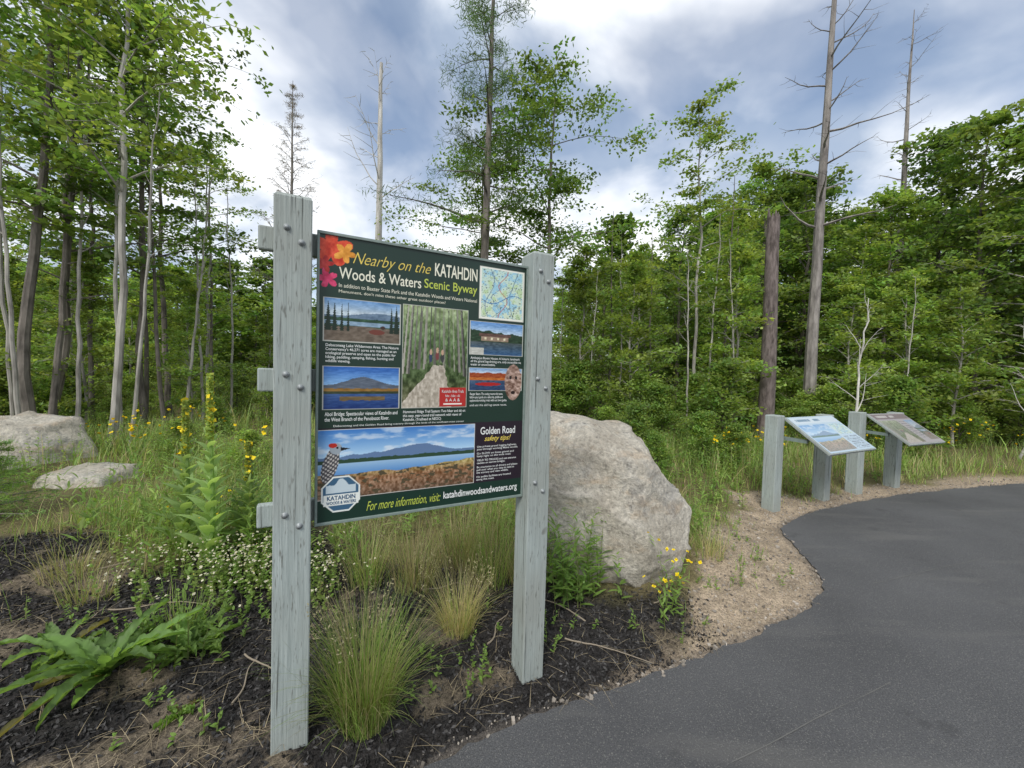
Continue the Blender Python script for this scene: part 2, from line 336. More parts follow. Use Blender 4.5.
def ph_mtn(a,b):
    c=lay(b,[(0,(40,92,170)),(.4,(130,175,220))]); c=put(c,b>.45-.20*np.exp(-((a-.5)/.26)**2)-.03*fbm(a*14,a*0),(88,98,112)); c=put(c,b>.50+.02*fbm(a*20,a*0),(140,104,46))
    c=put(c,b>.58,(52,62,40)); w=lay(b,[(.62,(60,90,140)),(1,(24,52,110))]); c=np.where((b>.64)[:,None],w,c)
    c=put(c,(b>.7)&(b<.78+.04*fbm(a*12,b*0))&(np.abs(a-.5)<.3),(110,92,60)); return noisy(c,a,b*3,14,26)
def ph_trail(a,b):
    c=lay(b,[(0,(150,165,120)),(.35,(88,112,66)),(.7,(66,84,44)),(1,(92,84,58))]); c=noisy(c,a,b,26,70)
    for i in range(22):
        tx=(i*.617)%1; w=.008+.022*((i*.37)%1); sh=90+90*((i*.53)%1); dk=.6 if i%3==0 else 1
        c=put(c,(np.abs(a-tx-(b-.5)*.04*(tx-.5)*6)<w*.5*(.6+b))&(b<.52+.3*abs(tx-.5)+.05*((i*.7)%1)),(sh*dk,sh*.97*dk,sh*.9*dk))
    pc=.45+.13*np.sin(b*4); k=(b>.55+.04*fbm(a*20,b*0))&(np.abs(a-pc)<(b-.5)*.75+.05*fbm(a*9,b*30)); c[k]=np.array((182,172,156))+((fbm(a[k]*34,b[k]*30,4)-.5)*110)[:,None]
    for hx,hy,col in ((.42,.50,(50,60,90)),(.52,.48,(120,60,60)),(.6,.5,(60,60,60))):
        c=put(c,((a-hx)**2/.0007+(b-hy)**2/.0022)<1,col); c=put(c,((a-hx)**2+(b-hy+.055)**2/2)<.0004,(190,155,130))
    return c
def ph_cabin(a,b):
    c=lay(b,[(0,(86,136,196)),(.35,(190,210,226))]); c=put(c,b>.3-.12*fbm(a*9,a*0,4)+.12*a,(34,58,34)); c=put(c,(b>.42)&(b<.58)&(a>.2)&(a<.72),(150,128,108)); c=put(c,(b>.34)&(b<.44)&(a>.16)&(a<.76),(92,66,56))
    for wx in (.28,.4,.52,.64): c=put(c,(np.abs(a-wx)<.02)&(b>.47)&(b<.53),(225,215,180))
    w=lay(b,[(.6,(70,80,80)),(1,(48,88,130))]); c=np.where((b>.6)[:,None],w,c); c=put(c,(b>.8)&(a<.25),(190,190,180)); return noisy(c,a,b*2,18,34)
def ph_canoe(a,b):
    c=lay(b,[(0,(110,150,196)),(.25,(200,210,220))]); c=put(c,b>.25-.08*fbm(a*9,a*0),(150,66,24)); c=put(c,b>.42,(184,104,40)); w=lay(b,[(.5,(60,84,110)),(1,(36,60,96))]); c=np.where((b>.55)[:,None],w,c)
    c=noisy(c,a,b*2,20,40); c=put(c,((a-.35)**2/.06+(b-.72)**2/.006)<1,(168,30,26)); return c
def ph_big(a,b):
    c=lay(b,[(0,(62,120,190)),(.38,(170,205,232))]); cl=fbm(a*7,b*10,5); k=(b<.42); c[k]=c[k]+(235-c[k])*sm((cl[k]-.50)/.2)[:,None]*.6
    c=put(c,(b>.42-.12*np.exp(-((a-.62)/.16)**2)-.04*np.exp(-((a-.35)/.2)**2)-.04*fbm(a*16,a*0)),(96,122,158)); c=put(c,b>.45-.03*fbm(a*40,a*0),(46,72,52))
    w=lay(b,[(.5,(150,184,214)),(.66,(90,140,196))]); c=np.where((b>.49)[:,None],w,c)
    s=.58+.08*fbm(a*6,a*0+3)+.04*np.sin(a*5); k=b>s; g=lay(b,[(.6,(170,152,94)),(.74,(146,108,78)),(1,(112,88,70))]); c=np.where(k[:,None],g,c); c[k]=c[k]+((fbm(a[k]*80,b[k]*26,4)-.5)*140)[:,None]
    k2=k&(fbm(a*30,b*30,3)>.60); c=put(c,k2,(80,72,52)); return np.clip(c,0,255)
def ph_map(a,b):
    c=lay(b,[(0,(190,216,206)),(1,(208,222,196))]); n_=fbm(a*9,b*10,4); c=put(c,n_>.60,(156,200,216)); c=put(c,n_<.38,(186,210,164))
    for i,(f,o) in enumerate(((3.1,.2),(5.3,.5),(2.2,.75),(7,.35))): c=put(c,np.abs(a-o-.10*np.sin(b*f*2+i)-.03*fbm(b*20,b*0+i))<.009,(180,80,80) if o==.5 else (110,140,160))
    c=put(c,(fbm(a*40,b*60,2)>.72),(80,90,90)); c=put(c,np.abs(b-.6-.1*np.sin(a*6))<.008,(70,120,170)); k=(a<.03)|(a>.97)|(b<.03)|(b>.97); return put(c,k,(232,232,220))
U,V,C=canvas(440,540)
C[:]=(30,52,42); C+=((fbm(U*4,V*5,4)-.5)*10)[...,None]
C[V>.668]=(40,30,40)
def leafsp(cu,cv,r,col,ph,asp=BH/BW):
    du=(U-cu);dv=(V-cv)*asp; rr=np.sqrt(du*du+dv*dv); an=np.arctan2(dv,du)+ph; k=rr<r*(.45+.55*np.abs(np.cos(an*2.5))**1.2)*(.85+.3*fbm(U*50,V*50,2)); C[k]=np.array(col)+((fbm(U[k]*60,V[k]*60,3)-.5)*90)[:,None]
leafsp(.045,.045,.085,(206,62,30),.3); leafsp(.10,.055,.045,(222,150,50),1.1); leafsp(.03,.15,.042,(204,50,96),.6); leafsp(.02,.10,.035,(180,40,34),.1)
def framed(u0,u1,v0,v1,fn):
    rect(U,V,C,u0-.003,u1+.003,v0-.002,v1+.002,(190,190,180)); rect(U,V,C,u0,u1,v0,v1,fn)
framed(.73,.985,.022,.235,ph_map); framed(.02,.335,.215,.362,ph_lake); framed(.02,.335,.452,.602,ph_mtn); framed(.35,.668,.212,.602,ph_trail)
framed(.683,.985,.25,.385,ph_cabin); framed(.683,.985,.442,.535,ph_canoe)
rect(U,V,C,.0,.721,.674,.923,(214,214,205)); rect(U,V,C,.0,.718,.676,.921,ph_big); rect(U,V,C,0,1,.925,1,(26,52,42))
rect(U,V,C,.53,.665,.525,.60,(176,44,40)); rect(U,V,C,.55,.645,.587,.592,(240,230,220))
k=((U-.935)**2/.0026+(V-.50)**2/.006)<1; C[k]=np.array((150,122,108))+((fbm(U[k]*60,V[k]*110,4)-.5)*190)[:,None]
for eu in (.918,.952): C[((U-eu)**2+(V-.48)**2)<.00006]=(30,20,18)
C[((U-.935)**2/3+(V-.545)**2)<.00006]=(40,24,20)
k=(((U-.05)+(V-.80)*.28)**2/.0010+(V-.80)**2/.0040)<1; st=(np.sin(V*420+U*90)*np.sin(U*330)>.25); C[k]=(74,72,76); C[k&st]=(190,186,180)
k=((U-.072)**2+(V-.742)**2*1.5)<.00062; C[k]=(150,160,168); C[((U-.060)**2*1.2+(V-.730)**2*5)<.00035]=(176,44,34); C[((U-.078)**2+(V-.739)**2)<.00002]=(10,10,10)
C[(U>.092)&(U<.132)&(np.abs(V-.744)<.005*(.132-U)/.03)]=(30,30,30)
def badge(cu,cv,r,col):
    du=np.abs(U-cu);dv=np.abs(V-cv)*BH/BW; C[(np.maximum(du,dv)<r)&((du+dv)<r*1.42)]=col
badge(.095,.905,.078,(225,228,222)); badge(.095,.905,.072,(60,96,124)); k=(np.abs(U-.095)<.07)&(V>.905)&(V<.945); C[k]=(225,228,222)
k=(V<.9)&(V>.885-.03*fbm(U*30,V*0)-.015*np.exp(-((U-.09)/.02)**2))&(np.abs(U-.095)<.06); C[k]=(190,204,210)
def graphic(name,U,V,C,fmap,mat,parent):
    ny,nx=U.shape; a=np.linspace(0,1,nx); b=np.linspace(0,1,ny); A,Bb=np.meshgrid(a,b); idx=np.arange(nx*ny).reshape(ny,nx)
    t=MB(); t.add(fmap(A,Bb).reshape(-1,3),np.stack([idx[1:,:-1],idx[1:,1:],idx[:-1,1:],idx[:-1,:-1]],-1),lin(np.clip(C,0,255)).reshape(-1,3)); return t.obj(name,[mat],parent=parent)
M_print=colmat("printed_panel",.32,.4); M_print2=colmat("laminated_panel",.22,1.0)
g0u,g1u,g0z,g1z=B0+.0095,B1-.0095,ZB+.0115,ZT-.0115
graphic("printed_graphic",U,V,C,lambda a,b:np.stack([g0u+a*(g1u-g0u),0*a-.0052,g1z-b*(g1z-g0z)],-1),M_print,sign)
TM={}
def tm(c):
    if c not in TM:
        m,nt,b=newmat("lettering_%d_%d_%d"%c); l=lin(c); n=noi(nt,30,2); nt.links.new(ramp(nt,n,.3,.7,tuple(l*.93),tuple(l)),b.inputs["Base Color"]); b.inputs["Roughness"].default_value=.4; TM[c]=m
    return TM[c]
CR=(232,230,208); WH=(228,230,226); YE=(222,198,90); GY=(186,200,80)
def txt(s,u0,u1,v0,v1,c,shear=0,bold=0,sp=1.0):
    cu=bpy.data.curves.new("t",'FONT'); cu.body=s; cu.size=1; cu.shear=shear; cu.offset=bold; cu.resolution_u=3 if v1-v0<.03 or "\n" in s else 5; cu.space_line=sp
    o=bpy.data.objects.new("t",cu); scn.collection.objects.link(o); bpy.context.view_layer.update()
    me=bpy.data.meshes.new_from_object(o); bpy.data.objects.remove(o)
    n=len(me.vertices); co=np.zeros(n*3,np.float32); me.vertices.foreach_get("co",co); co=co.reshape(-1,3)
    mn_,mx=co.min(0),co.max(0); q=(co[:,:2]-mn_[:2])/(mx[:2]-mn_[:2])
    uu=u0+q[:,0]*(u1-u0); vv=v1-q[:,1]*(v1-v0)
    out=np.stack([g0u+uu*(g1u-g0u),np.full(n,-.0062),g1z-vv*(g1z-g0z)],1); me.vertices.foreach_set("co",out.ravel().astype(np.float32)); me.update()
    me.materials.clear(); me.materials.append(tm(c)); ob=bpy.data.objects.new("lettering",me); scn.collection.objects.link(ob); ob.parent=sign
txt("Nearby on the",.13,.475,.045,.098,YE,.45,-.008)
txt("KATAHDIN",.495,.715,.038,.088,CR,0,.015)
txt("Woods & Waters",.075,.43,.104,.144,CR,0,.008); txt("Scenic Byway",.445,.715,.104,.15,GY,0,.008)
txt("In addition to Baxter State Park and the Katahdin Woods and Waters National",.075,.715,.160,.174,CR); txt("Monument, don't miss these other great outdoor places!",.075,.55,.182,.196,CR)
txt("Debsconeag Lake Wilderness Area: The Nature\nConservancy's 46,271 acres are managed as an\necological preserve and open to the public for\nhiking, paddling, camping, fishing, hunting and\nwildlife viewing.",.025,.33,.372,.44,WH,0,.008)
txt("Abol Bridge: Spectacular views of Katahdin and\nthe West Branch of the Penobscot River.",.025,.33,.612,.645,WH,0,.008)
txt("Hammond Ridge Trail System: Two hiker and ski on\nthis easy, year-round trail network with views of\nKatahdin. (Trailhead at NEOC)",.355,.665,.612,.656,WH,0,.008)
txt("Ambajejus Boom House: A historic landmark\nof the grand log-driving era, only accessible via\nwater or snowmobile.",.688,.98,.395,.432,WH,0,.008)
txt("Ranger Bears: The outing rooms this town,\nfollow your guide on a lake trip, paddle and\nexplore the winding rivers with our town guides.",.688,.90,.545,.585,WH,0,.008)
txt("and see the old log canoe route.",.688,.90,.592,.604,WH)
txt("Debsconeag and the Golden Road bring scenery through the lands of the southeast-most corner",.06,.66,.658,.667,WH)
txt("Katahdin Area Trails",.542,.655,.533,.545,WH); txt("hike - bike - ski",.56,.635,.552,.562,WH); txt("& A A &",.56,.635,.568,.58,WH)
txt("Golden Road",.752,.955,.69,.722,WH,0,.015); txt("safety tips!",.775,.93,.728,.757,YE,.4,.01)
txt("Use private gravel logging highway,\npass through working Maine woods.",.735,.975,.768,.79,WH,0,.006); txt("Go SLOW on loose gravel and\nkeep right on the wide road.",.735,.95,.797,.819,WH,0,.006)
txt("YIELD TO TRUCKS and use extreme\ncaution on narrow bridges.",.735,.965,.826,.848,WH,0,.012); txt("Be courteous to all drivers and please\npull over when you stop to take in\nthe scenery and view wildlife.",.735,.975,.855,.889,WH,0,.006); txt("No public facilities are located\nalong this road.",.735,.935,.896,.918,WH,0,.006)
txt("For more information, visit:",.20,.545,.945,.985,GY,.4); txt("katahdinwoodsandwaters.org",.56,.975,.945,.982,WH,0,.015)
txt("KATAHDIN",.038,.152,.91,.926,(40,84,120),0,.02); txt("WOODS & WATERS",.035,.155,.93,.941,(40,84,120),0,.02)

# ------------------------------------------------------------ interpretive signs
def interp(loc,ang,span,kind):
    e=empty("interpretive_sign",(loc[0],loc[1],0),ang)
    for i,(sx,zt) in enumerate(((0,1.06),(span,1.04))):
        boxobj(f"post_{i+1}",(sx-.075,sx+.075,-.075,.075,-.3,zt),M_wood,e,.01)
    tilt=math.radians(36); L=.60; y0,z0=.04,1.04
    x0,x1=.06,span-.02
    def fr(a,b,off): # a across, b top to bottom
        return np.stack([x0+a*(x1-x0),y0-.118-b*L*math.cos(tilt)-off*math.sin(tilt),z0-b*L*math.sin(tilt)+off*math.cos(tilt)],-1)
    q=[]
    for off in (-.03,0):
        for b in (0,1):
            for a in (0,1): q.append(fr(np.array(a),np.array(b),off))
    t=MB(); t.add(np.array(q),[(0,2,3,1),(4,5,7,6),(0,1,5,4),(1,3,7,5),(3,2,6,7),(2,0,4,6)]); o=t.obj("panel",[M_wood],parent=e); o.modifiers.new("b",'BEVEL').width=.004
    U,V,C=canvas(160,90)
    if kind==0:
        C[:]=(176,198,214); rect(U,V,C,.02,.98,.03,.2,(206,214,220)); rect(U,V,C,.03,.62,.24,.95,ph_big); rect(U,V,C,.66,.97,.24,.56,ph_map)
    else:
        C[:]=(168,160,162); rect(U,V,C,.02,.98,.03,.2,(96,76,78)); rect(U,V,C,.03,.5,.25,.95,ph_trail); rect(U,V,C,.72,.97,.24,.9,ph_lake)
    for r in range(9):
        v0=.62+r*.04; k=(U>.66)&(U<.96)&(np.abs(V-v0)<.009)&((fbm(U*90,V*0+r,2))>.4) if kind==0 else (U>.53)&(U<.70)&(np.abs(V-.3-r*.065)<.012)&((fbm(U*90,V*0+r,2))>.4); C[k]=(70,70,80)
    k=(U>.08)&(U<.6)&(np.abs(V-.11)<.035)&(fbm(U*50,V*0,2)>.42); C[k]=(60,90,120) if kind==0 else (205,198,190)
    gy=np.array((184,196,206)) if kind==0 else np.array((150,146,148)); C=C*.5+gy*.5  # pale wash mixed into the print: bluish glare painted on first sign, grey on second
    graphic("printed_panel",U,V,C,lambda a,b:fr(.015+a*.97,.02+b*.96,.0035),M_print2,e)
    for sx in (.11,span-.11):
        pz=z0-.45*L*math.sin(tilt); t=MB(); t.add(*box(sx-.02,sx+.02,-.31,.06,pz-.12,pz-.08)); t.obj("bracket",[M_frame],parent=e)
interp((3.2,4.66),math.atan2(.5,1.02),1.12,0)
interp((4.93,5.47),math.atan2(.36,.88),.98,1)

# ------------------------------------------------------------ trees
def gen_tree(name,seed,H,r0,c0,cr,nbr,ntw,nlf,ls,asp=.6,elev=.5,droop=.15,prof='round',col=(.07,.125,.028),bark=None,spread=(.14,.06),wob=.02,twr=.006,topdir=1.0,sides=8,blunt=0.0):
    r=np.random.default_rng(seed); mb=MB(); K=16; t=np.linspace(0,1,K)
    wx=np.cumsum(r.normal(size=K))*wob*H/5; wy=np.cumsum(r.normal(size=K))*wob*H/5; wx-=wx[0];wy-=wy[0]
    TP=np.stack([wx,wy,t*H-.15],1); R=r0*((1-t)**.85*(1-blunt)+blunt*(1-.4*t))+.008; R[0]*=1.35
    mb.add(*tube(TP,R,sides),C=(1,1,1),mi=0)
    LP=[];LC=[]; col=np.array(col)
    for i in range(nbr):
        tt=(i+r.random())/nbr; th=c0+(1-c0)*tt*.98; az=i*2.4+r.normal()*.4
        if prof=='round': pf=math.sin(math.pi*min(1,.18+.82*tt)**.8)**.7+.08
        elif prof=='cone': pf=(1-tt)**.75+.06
        elif prof=='layer': pf=(.35+.65*math.sin(math.pi*(.25+.7*tt)))*(1.0 if r.random()<.7 else .4)
        else: pf=1-.6*tt
        L=cr*pf*(.5+.8*r.random()); p=np.array([np.interp(th,t,TP[:,k]) for k in range(3)])
        e=elev+r.normal()*.15+.5*tt*topdir; out=np.array([math.cos(az),math.sin(az),0]); pts=[p.copy()]; ek=e
        for s in range(5):
            p=p+(out*math.cos(ek)+np.array([0,0,1])*math.sin(ek))*L/5; ek-=droop+r.normal()*.12; az+=r.normal()*.12; out=np.array([math.cos(az),math.sin(az),0]); pts.append(p.copy())
        pts=np.array(pts); br=min(.045,r0*.3*(1-th)+.008)*(.6+.5*L/cr); mb.add(*tube(pts,br*(1-np.linspace(0,.85,6)),4),mi=0)
        for j in range(ntw):
            q=.2+.8*(j+r.random())/ntw; s=np.array([np.interp(q*5,np.arange(6),pts[:,k]) for k in range(3)])
            a2=az+(1 if j%2 else -1)*r.uniform(.4,1.3); el=r.normal()*.2+elev*.25; tl=L*.42*(1.15-q*.6)*r.uniform(.6,1.2)
            d=np.array([math.cos(a2)*math.cos(el),math.sin(a2)*math.cos(el),math.sin(el)])
            if twr: 
                mid=s+d*tl*.5+r.normal(size=3)*tl*.05; mb.add(*tube(np.array([s,mid,s+d*tl]),np.array([twr,twr*.7,twr*.3]),3),mi=0)
            if nlf:
                n=int(nlf*r.uniform(.5,1.5)); u=r.uniform(.1,1.1,n)[:,None]; P=s+d*tl*u+r.normal(size=(n,3))*np.array([spread[0],spread[0],spread[1]]); LP.append(P)
                cc=col*r.uniform(.7,1.35)*np.array([r.uniform(.85,1.2),1,r.uniform(.8,1.1)]); LC.append(np.repeat(cc[None]*r.uniform(.7,1.3,(n,1)),4,0))
    if nlf:
        P=np.concatenate(LP); V,F=leafq(P,np.full(len(P),ls),asp,1.0 if asp>.3 else .3,r); mb.add(V,F,np.concatenate(LC),1)
    return mb.mesh(name,[bark or M_bark,M_leaf])
G1=(.165,.255,.062); G2=(.115,.192,.050); G3=(.21,.305,.075)
mapA=gen_tree("mapleA",1,9,.09,.10,2.4,44,7,36,.13,elev=.45,col=G1)
mapB=gen_tree("mapleB",2,9,.085,.14,2.1,42,7,36,.13,elev=.6,col=G2)
mapC=gen_tree("mapleC",3,9,.075,.08,2.1,42,7,34,.12,elev=.35,col=G3,bark=M_birch)
farT=gen_tree("farTree",21,9,.10,.10,2.6,40,6,16,.30,elev=.45,col=G1,spread=(.25,.12),twr=0,sides=5)
farU=gen_tree("farTreeB",22,9.5,.10,.08,2.2,44,5,16,.28,elev=.3,prof='cone',col=G2,spread=(.22,.12),twr=0,sides=5)
airA=gen_tree("airyA",4,10.5,.06,.32,2.0,34,6,34,.11,elev=.3,droop=.10,prof='layer',col=G2,spread=(.16,.035),wob=.022)
airB=gen_tree("airyB",5,10,.05,.38,1.7,28,6,30,.105,elev=.4,prof='layer',col=G3,bark=M_birch,spread=(.15,.035),wob=.025)
airC=gen_tree("airyC",6,11,.085,.38,2.1,35,6,34,.11,elev=.2,droop=.08,prof='layer',col=G1,spread=(.17,.04),wob=.016)
pine=gen_tree("pine",8,13,.12,.36,1.7,38,7,55,.13,asp=.10,elev=.15,droop=.05,prof='cone',col=(.075,.135,.045),spread=(.12,.05),wob=.006)
layr=gen_tree("layered",9,9,.08,.44,2.5,26,7,58,.095,elev=.1,droop=.04,prof='layer',col=G2,spread=(.18,.03),wob=.008)
sap=gen_tree("sapling",10,5,.032,.14,1.05,30,5,36,.10,elev=.6,col=G3,spread=(.11,.06),wob=.03,bark=M_birch)
dead1=gen_tree("deadtall",11,13,.13,.36,1.4,34,5,0,.1,elev=.15,droop=-.08,prof='bare',bark=M_dead,wob=.0035,topdir=.6,twr=.005)
dead2=gen_tree("deadfork",12,11.5,.15,.60,2.3,11,5,0,.1,elev=.6,droop=-.02,prof='bare',bark=M_white,wob=.004,twr=.009,blunt=.45)
dead3=gen_tree("deadconifer",13,12,.10,.35,1.6,60,7,14,.10,asp=.10,elev=.5,droop=.02,prof='cone',bark=M_dead,col=(.17,.15,.13),spread=(.05,.03),wob=.004,twr=.008)
bareS=gen_tree("baresmall",14,3.6,.022,.25,.8,10,4,0,.1,elev=.8,droop=-.05,prof='bare',bark=M_white,wob=.05,twr=.004)
pole=gen_tree("pole",19,8,.034,.5,.7,14,3,0,.1,elev=.7,droop=-.03,prof='bare',bark=M_birch,wob=.018,twr=.004)
poleD=gen_tree("poleD",20,9,.05,.3,.8,18,3,0,.1,elev=.2,droop=.02,prof='bare',bark=M_bark,wob=.01,twr=.004)
bush=gen_tree("bush",15,1.9,.025,.03,.85,30,6,30,.075,elev=.9,col=G1,spread=(.09,.06),wob=.05,sides=5)
bushB=gen_tree("bushB",16,1.6,.02,.03,.8,28,6,30,.06,elev=.8,col=G3,spread=(.09,.05),wob=.05,sides=5)
fir=gen_tree("fir",17,1.5,.03,.05,.7,60,7,50,.045,asp=.16,elev=.25,prof='cone',col=(.17,.29,.08),spread=(.03,.02),wob=.01)
def place(me,name,x,y,s=1,rz=None,tilt=(0,0),sz=1,parent=None,sxy=1):
    o=bpy.data.objects.new(name,me); scn.collection.objects.link(o); o.location=(x,y,float(hgt(np.array([x]),np.array([y]))[0])-.03); o.scale=(s*sxy,s*sxy,s*sz)
    o.rotation_euler=(tilt[0],tilt[1],random.uniform(0,6.28) if rz is None else rz)
    if parent: o.parent=parent
    return o
def pxx(px,Y): return (px-512)/385*Y
for me,nm,x,y,s,tl in [(airC,"maple_tree",-8.4,6.6,.95,.03),(airA,"maple_tree",-8.9,7.4,1.05,.08),(airB,"birch_tree",-6.9,6.6,1.1,.05),(airA,"maple_tree",-8.0,8.4,1.0,.0),(airC,"maple_tree",-9.2,10.4,.85,.02),(airB,"birch_tree",-10.6,9.4,1.1,-.03),(mapC,"maple_tree",-13.5,9.5,.9,0),(airA,"maple_tree",-13,11.5,1.0,0),(airB,"birch_tree",-8.3,10.6,.75,.03)]:
    place(me,nm,x,y,s,tilt=(random.uniform(-.03,.03),tl))
for px,Y,s,tl in [(22,6.4,.9,.05),(118,7.2,1.0,.07),(130,6.6,.75,.12),(182,8.6,.8,.10),(232,10,.75,.03),(10,7.4,1.0,-.05),(74,7.2,.9,.02),(202,9.2,.8,-.03)]: place(pole,"birch_sapling",pxx(px,Y),Y,s,tilt=(0,tl))
for px,Y,s,tl in [(48,7,1.0,.10),(92,8,.9,-.02),(145,9,.9,-.02),(165,8.4,.8,.05),(215,11,.85,.02),(330,13,.5,0),(612,9.5,.62,.02),(650,10,.6,-.03),(720,10,.75,.02)]: place(poleD,"dead_tree",pxx(px,Y),Y,s,tilt=(0,tl))
for px,Y,s,tl in [(590,9,.5,.02),(620,9.4,.62,-.04),(690,8.8,.6,.03),(708,9.4,.7,-.02),(735,9,.6,.05),(560,9.8,.5,0),(905,8.8,.5,-.02)]: place(pole,"birch_sapling",pxx(px,Y),Y,s,tilt=(0,tl))
for x,y,s in [(-8.6,7.8,.75),(-10.5,7.8,.7),(-6.4,10.0,.6),(-12,9,.8),(-5.4,11.5,.6),(-7.6,9.2,.7)]: place(sap,"birch_sapling",x,y,s)
place(dead3,"dead_conifer_tree",pxx(289,14),14,.98); place(dead2,"dead_birch_tree",pxx(376,12),12,.95,rz=.5)
place(pine,"pine_tree",-.66,9,1.0,rz=1.2); place(layr,"beech_tree",.85,9.6,.98,rz=.4); place(layr,"beech_tree",-.9,10.5,.85,rz=2.2)
for me,nm,px,Y,s in [(sap,"birch_sapling",575,9.5,.95),(mapA,"maple_tree",600,12,.58),(mapC,"maple_tree",640,11,.58),(sap,"birch_sapling",628,9,.9),(airB,"birch_tree",698,9.6,.84),(mapB,"maple_tree",676,13,.80),(mapC,"maple_tree",725,11,.72),(mapA,"maple_tree",752,13.5,1.0),(mapB,"maple_tree",800,13,.95),(sap,"birch_sapling",740,9.2,.95),(mapC,"maple_tree",850,11.5,.75),(mapA,"maple_tree",880,11.5,.80),(mapB,"maple_tree",930,12,1.05),(mapA,"maple_tree",975,10.5,.98),(mapC,"maple_tree",1030,9.2,.98),(mapB,"maple_tree",1100,9,1.0),(sap,"birch_sapling",850,9,.8),(sap,"birch_sapling",905,9.4,.85),(sap,"birch_sapling",955,8.8,.8),(mapA,"maple_tree",1200,9,1)]:
    place(me,nm,pxx(px,Y),Y,s)
place(dead1,"dead_tree",6.95,9.0,1.0,rz=1.0,tilt=(0,-.035)); place(dead1,"dead_tree",12.1,12.3,1.02,rz=3,tilt=(0,-.01))
place(bareS,"bare_birch_sapling",pxx(862,7.4),7.4,.9,rz=.3); place(bareS,"bare_birch_sapling",pxx(1022,7.8),7.8,.85,rz=2)
t=MB(); z=np.linspace(-.2,5.0,20); t.add(*tube(np.stack([5.62+.02*np.sin(z),8.5+0*z,z],1),.165-.009*z,12))
for i in range(11):
    an=i*.57; h_=random.uniform(.0,.35); t.add(*tube(np.array([[5.60+.085*math.cos(an),8.5+.085*math.sin(an),4.6],[5.60+.09*math.cos(an),8.5+.09*math.sin(an),4.88+h_*.5],[5.60+.10*math.cos(an),8.5+.10*math.sin(an),4.9+h_]]),np.array([.045,.035,.006]),5))
t.obj("tree_snag",[M_snag],True)
df=empty("distant_forest")
for i in range(44):
    px=-60+i*27+random.uniform(-10,10); Y=random.uniform(24,38); s=random.uniform(.8,1.15)
    if px<560: s*=.82
    place(random.choice([farT,farU]),"forest_tree",pxx(px,Y),Y,s*1.1,parent=df,sxy=1.3)
for i in range(30):
    px=-100+i*20+random.uniform(-10,10); Y=random.uniform(18,24); place(random.choice([farT,farU]),"forest_tree",pxx(px,Y),Y,random.uniform(.35,.6),parent=df,sxy=1.3)
for i in range(20):
    px=560+i*30+random.uniform(-10,10); Y=random.uniform(15,19); place(random.choice([farT,farU,mapA]),"forest_tree",pxx(px,Y),Y,random.uniform(.8,1.0)*(.75 if px<700 else 1.08),parent=df,sxy=1.15)
us=empty("understory_shrubs")
for i in range(46):
    px=540+random.random()*640; Y=random.uniform(7.6,11); s=random.uniform(.5,1.05)
    if sdist(np.array([pxx(px,Y)]),np.array([Y]))[0]<1.0: continue
    place(random.choice([bush,bushB]),"shrub",pxx(px,Y),Y,s,parent=us)
for i in range(52):
    px=-120+random.random()*660; Y=random.uniform(7.5,14); place(random.choice([bush,bushB]),"shrub",pxx(px,Y),Y,random.uniform(.4,.95),parent=us)
for i in range(20):
    px=-60+random.random()*620; Y=random.uniform(14,20); place(random.choice([bush,sap]),"shrub",pxx(px,Y),Y,random.uniform(.7,1.1),parent=us)
for px,Y,s in [(590,5.6,.42),(660,5.4,.38),(705,6.3,.5),(735,6.0,.42),(565,4.6,.4),(640,6.4,.55),(300,5.6,.4),(250,5.0,.4),(180,5.6,.45),(440,5.4,.4)]: place(random.choice([bush,bushB]),"shrub",pxx(px,Y),Y,s,parent=us)
place(fir,"fir_sapling",-4.75,3.40,.62); place(fir,"fir_sapling",-6.5,4.3,.8)
# ------------------------------------------------------------ grasses and weeds
def ptcol(n,m,cols,wts,j=.3):
    c=np.array(cols)[rng.choice(len(cols),n,p=wts)]*(1-j+2*j*rng.random((n,1))); return np.repeat(c,m,0)
def keep(x,y,smin=.2,mulp=.03):
    sd=sdist(x,y); k=(sd>smin)&(rng.random(len(x))<np.maximum(mulp,1-mulch_w(x,y)*1.3))&(rng.random(len(x))<1.04-sand_w(x,y,sd)); k&=~((np.abs(x-.9)<.75)&(y>2.55)&(y<3.5)&(rng.random(len(x))<.93))
    for rx,ry in ((-6.95,5.5),(-5.0,4.55)):
        k&=~((np.abs(x-rx*.93)<.7)&(np.abs(y-ry+.45)<.75)&(rng.random(len(x))<.85))
    return x[k],y[k],sd[k]
t=MB()
for n,x0,x1,y0,y1,h0,h1,w in [(40000,-4.5,4.5,2.1,5.2,.06,.34,.0045),(46000,-14,13,4.6,9.5,.15,.5,.009),(32000,-30,30,8.5,22,.3,.8,.025)]:
    x,y=sample(n,x0,x1,y0,y1); x,y,sd=keep(x,y,.12); dn=fbm(x*.9+3,y*.9,3); k=rng.random(len(x))<.16+1.2*sm((dn-.40)/.25); x,y,sd,dn=x[k],y[k],sd[k],dn[k]; n=len(x)
    h=(h0+(h1-h0)*rng.random(n)**1.6)*(.5+1.0*dn)*np.clip(sd/.8,.35,1)
    V,F,mm=blades(np.stack([x,y,hgt(x,y,sd)-.01],1),h,w*(.6+.8*rng.random(n)),rng.uniform(0,6.28,n),rng.uniform(1.1,1.55,n),rng.uniform(.1,1.3,n),3)
    t.add(V,F,ptcol(n,mm,[(.21,.31,.075),(.15,.23,.06),(.29,.32,.12),(.42,.35,.20)],[.38,.27,.19,.16]))
t.obj("wild_grass",[M_grass])
